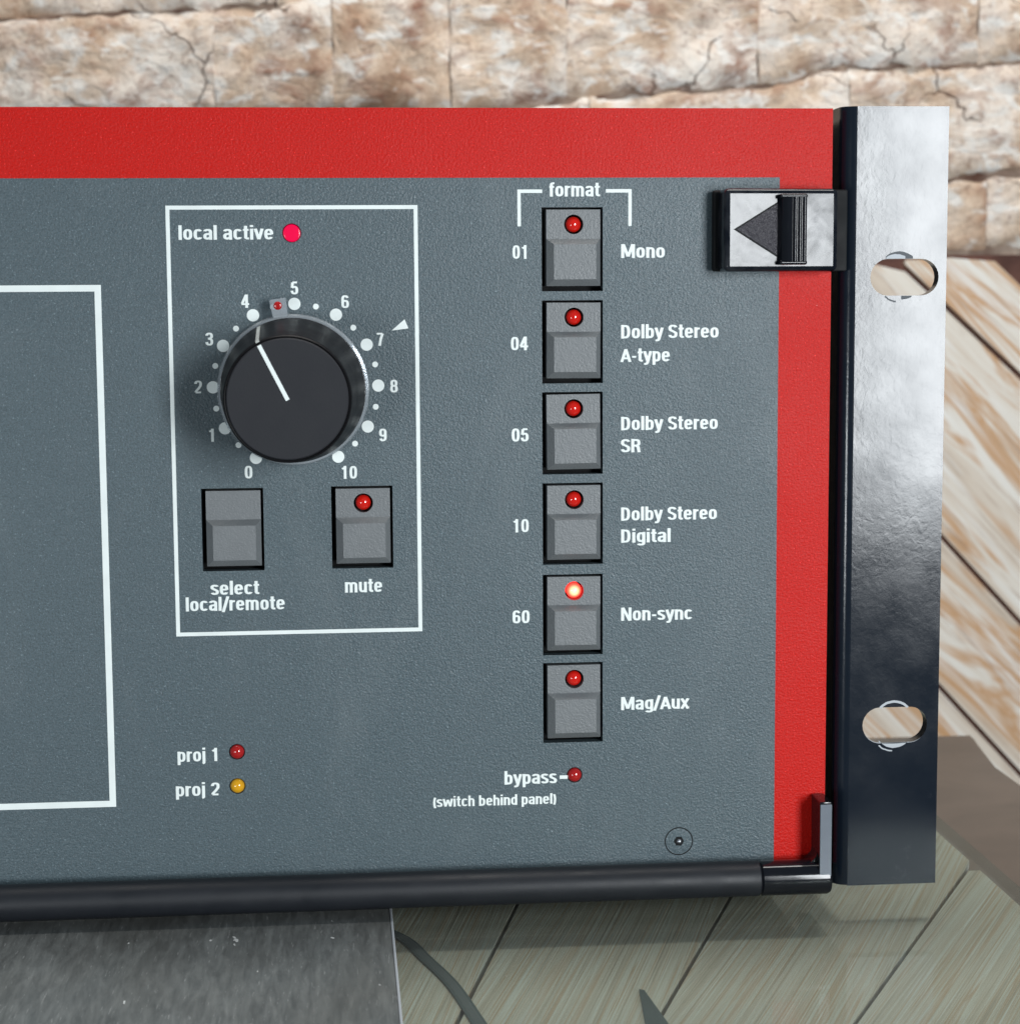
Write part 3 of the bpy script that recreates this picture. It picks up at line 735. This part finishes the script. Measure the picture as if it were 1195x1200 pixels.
# rack ear with two slots
ear_pts = [(155.4, 0)] + [(155.4 - 3.3 * math.sin(rad(a)), 3.3 - 3.3 * math.cos(rad(a))) for a in range(10, 91, 10)] + [(152.1, 34), (155.2, 34), (155.2, 3.2), (155.4, 3.2)]
bm = extrude_z(ear_pts, 0.2, 177.0)
SL = [(166.55, 139.45, 15.6, 8.15), (165.95, 37.6, 15.1, 8.2)]
other = plate(155.4, 176.1, 0.0, 177.0, 0.0, 3.2, holes=[(cx, cz, stadium(sw, sh), 8.9, 7.5) for cx, cz, sw, sh in SL])
bmesh.ops.remove_doubles(other, verts=other.verts, dist=0.005)
merge(bm, other)
ear = obj("rack_ear", bm, EAR, unit, smooth=30)
bm = extrude_z([(-ear_x - 130.2 + 0.0, y) for ear_x, y in ear_pts], 0.2, 177.0)
merge(bm, plate(-306.3, -285.6, 0, 177, 0, 3.2, holes=[(-296.7, cz, stadium(sw, sh), 8.9, 7.5) for cx, cz, sw, sh in SL]))
obj("rack_ear", bm, EAR, unit, smooth=30)
# bare metal crescents where mounting screws bit into the paint
def crescent(cx, cz, r, a0, a1, zcut, y=-0.03, arc_only=0.0, mat=None):
    bm = bmesh.new(); A, B = [], []
    for i in range(15):
        a = rad(a0 + (a1 - a0) * i / 14); x = cx + r * math.cos(a); z = cz + r * math.sin(a)
        jz = 0.12 * noise.noise(Vector((i * .7, cx, cz)))
        A.append(bm.verts.new((x, y, z + jz)))
        if arc_only: B.append(bm.verts.new((cx + (r - arc_only * (1 + 2 * jz)) * math.cos(a), y, cz + (r - arc_only) * math.sin(a) + jz)))
        else: B.append(bm.verts.new((x, y, zcut)))
    for i in range(14): bm.faces.new([A[i], A[i + 1], B[i + 1], B[i]])
    for f in bm.faces:
        f.normal_update()
        if f.normal.y > 0: f.normal_flip()
    return obj("worn_crescent", bm, mat or WORN_AND_HIGHLIGHT, ear, smooth=0, flip=False)
crescent(165.3, 140.6, 4.6, 48, 132, 143.55, mat=WORN_DARK); crescent(164.6, 140.2, 4.35, 62, 122, 143.58, y=-0.05, mat=WORN_AND_HIGHLIGHT)
crescent(165.3, 138.7, 4.9, 228, 262, 0, arc_only=.35, mat=WORN_DARK); crescent(166.0, 139.0, 4.5, 268, 300, 135.32, mat=WORN_DARK)
crescent(165.7, 38.7, 4.6, 42, 138, 0, arc_only=.55); crescent(165.8, 36.5, 4.3, 215, 318, 33.45, y=-0.02); crescent(165.4, 36.0, 4.6, 225, 270, 0, arc_only=.3)

# bright worn lip round the lower slot's lower edge
bm = bmesh.new(); f = stadium(15.1, 8.2); A, B = [], []
for i in range(40):
    a = rad(195 + (335 - 195) * i / 39); r = f(a)
    A.append(bm.verts.new((165.95 + r * math.cos(a), -0.02, 37.6 + r * math.sin(a)))); r += 0.28 * math.sin(math.pi * i / 39)
    B.append(bm.verts.new((165.95 + r * math.cos(a), -0.02, 37.6 + r * math.sin(a))))
for i in range(39):
    fa = bm.faces.new([A[i], A[i + 1], B[i + 1], B[i]]); fa.normal_update()
    if fa.normal.y > 0: fa.normal_flip()
obj("worn_lip", bm, WORN_AND_HIGHLIGHT, ear, smooth=0, flip=False)

# sliding latch
LATCHM = M("gloss_latch_plastic", (0.005, 0.006, 0.009, 1), 0.1, spec=0.27)
_v = LATCHM.coords(); _n = LATCHM.noise(_v, 0.11, 4, 0.6, 0.8)
LATCHM.l(LATCHM.ramp(_n, [(0.35, 0.08), (0.65, 0.26)]), LATCHM.p.inputs['Roughness'])
LATCHM.l(LATCHM.mix(LATCHM.ramp(LATCHM.noise(_v, 0.16, 5, 0.6), [(0.42, 0.0), (0.75, 0.05)]), (0.004, 0.006, 0.010, 1), (0.5, 0.52, 0.55, 1)), LATCHM.p.inputs['Base Color'])
LATCHM.bump(LATCHM.noise(_v, 0.09, 1, 0.4, 0.3), 0.30, 0.9); LATCHM = LATCHM.m
latch = obj("sliding_latch", box(-12.95, 12.75, -3.4, 3.9, -9.0, 8.95, 1.25, 4), LATCHM, unit, loc=(136.8, -4.0, 149.8), smooth=32)
latch.rotation_euler = (0, 0, rad(4.2))
obj("latch_side_shadow", box(122.7 - 136.8, 0, 2.0, 3.8, -8.9, 8.8, 0.7, 3), WELL, latch, smooth=30)  # added black plate for the latch's dark side and its cast shadow
obj("latch_gap_shade", box(10.5, 16.2, 0.6, 4.5, -9.0, 8.9, 0.4), WELL, latch, smooth=30)  # black block standing in for the shade between latch and ear
tri = [(-10.2, 0.1), (-0.9, 5.75), (-0.9, -5.6)]
tro = [(-10.95, 0.1), (-0.6, 6.35), (-0.6, -6.25)]
obj("arrow_groove", prism(tro, -3.44, -3.3), WELL, latch, smooth=0)
obj("arrow_mark", prism(tri, -3.50, -3.3), DIRTY, latch, smooth=0)
prof = [(-1.1, -3.3), (-0.9, -4.6), (-0.3, -5.6), (0.5, -6.05), (1.5, -5.75)]
for c_ in (2.15, 3.2, 4.25): prof += [(c_ - .52 * math.cos(rad(t)), -5.55 - .62 * math.sin(rad(t))) for t in range(15, 180, 30)]
prof += [(5.0, -5.0), (5.0, -3.3)]
grip = obj("grip_bar", extrude_z(prof, -6.9, 7.0), GLOSSB, latch, smooth=45)
for z0, z1 in ((6.7, 7.7), (-7.6, -6.6)):
    obj("grip_end", box(-1.15, 5.05, -5.7, -3.3, z0, z1, 0.45, 3), GLOSSB, grip, smooth=40)
bm = bmesh.new(); bmesh.ops.create_uvsphere(bm, u_segments=32, v_segments=16, radius=1)
for v in bm.verts: v.co = Vector((v.co.x * 2.6, v.co.y * 0.09, v.co.z * 3.8))
obj("thumb_boss", bm, GLOSSB, latch, loc=(8.6, -3.3, 0.4), smooth=60)

# hinge rod along the bottom, its end collar and arm
rod = obj("hinge_rod", lathe([(0, -275), (3.9, -275), (4.0, -274.5), (4.0, 133.35), (3.75, 133.6), (3.6, 133.7), (0, 133.7)], 48, 'X'), RODM, unit, loc=(0, -4.6, 3.95), smooth=40)
col = obj("rod_collar", lathe([(0, 133.75), (3.6, 133.75), (3.98, 134.1), (4.02, 149.0), (3.7, 149.7), (0, 149.9)], 48, 'X'), GLOSSB, rod, smooth=40)
bm = box(146.7, 149.6, -3.6, 4.4, -1.0, 18.2, 0.35, 2)
for v in bm.verts:
    if v.co.z > 5: v.co.x -= 0.1
obj("hinge_arm", bm, GLOSSB, rod, smooth=30)
obj("lit_arm_face", box(146.75, 149.4, -3.75, -3.5, 0.2, 17.6, 0.1, 1), ARM, rod, smooth=0)  # paler plate paints the arm's lit front; black box its shaded side
bm = prism([(143.6, 2.5), (147.0, 2.5), (147.0, 7.5), (146.4, 5.0), (145.3, 3.8)], -1.5, 3.5)
obj("arm_web", bm, GLOSSB, rod, smooth=30)
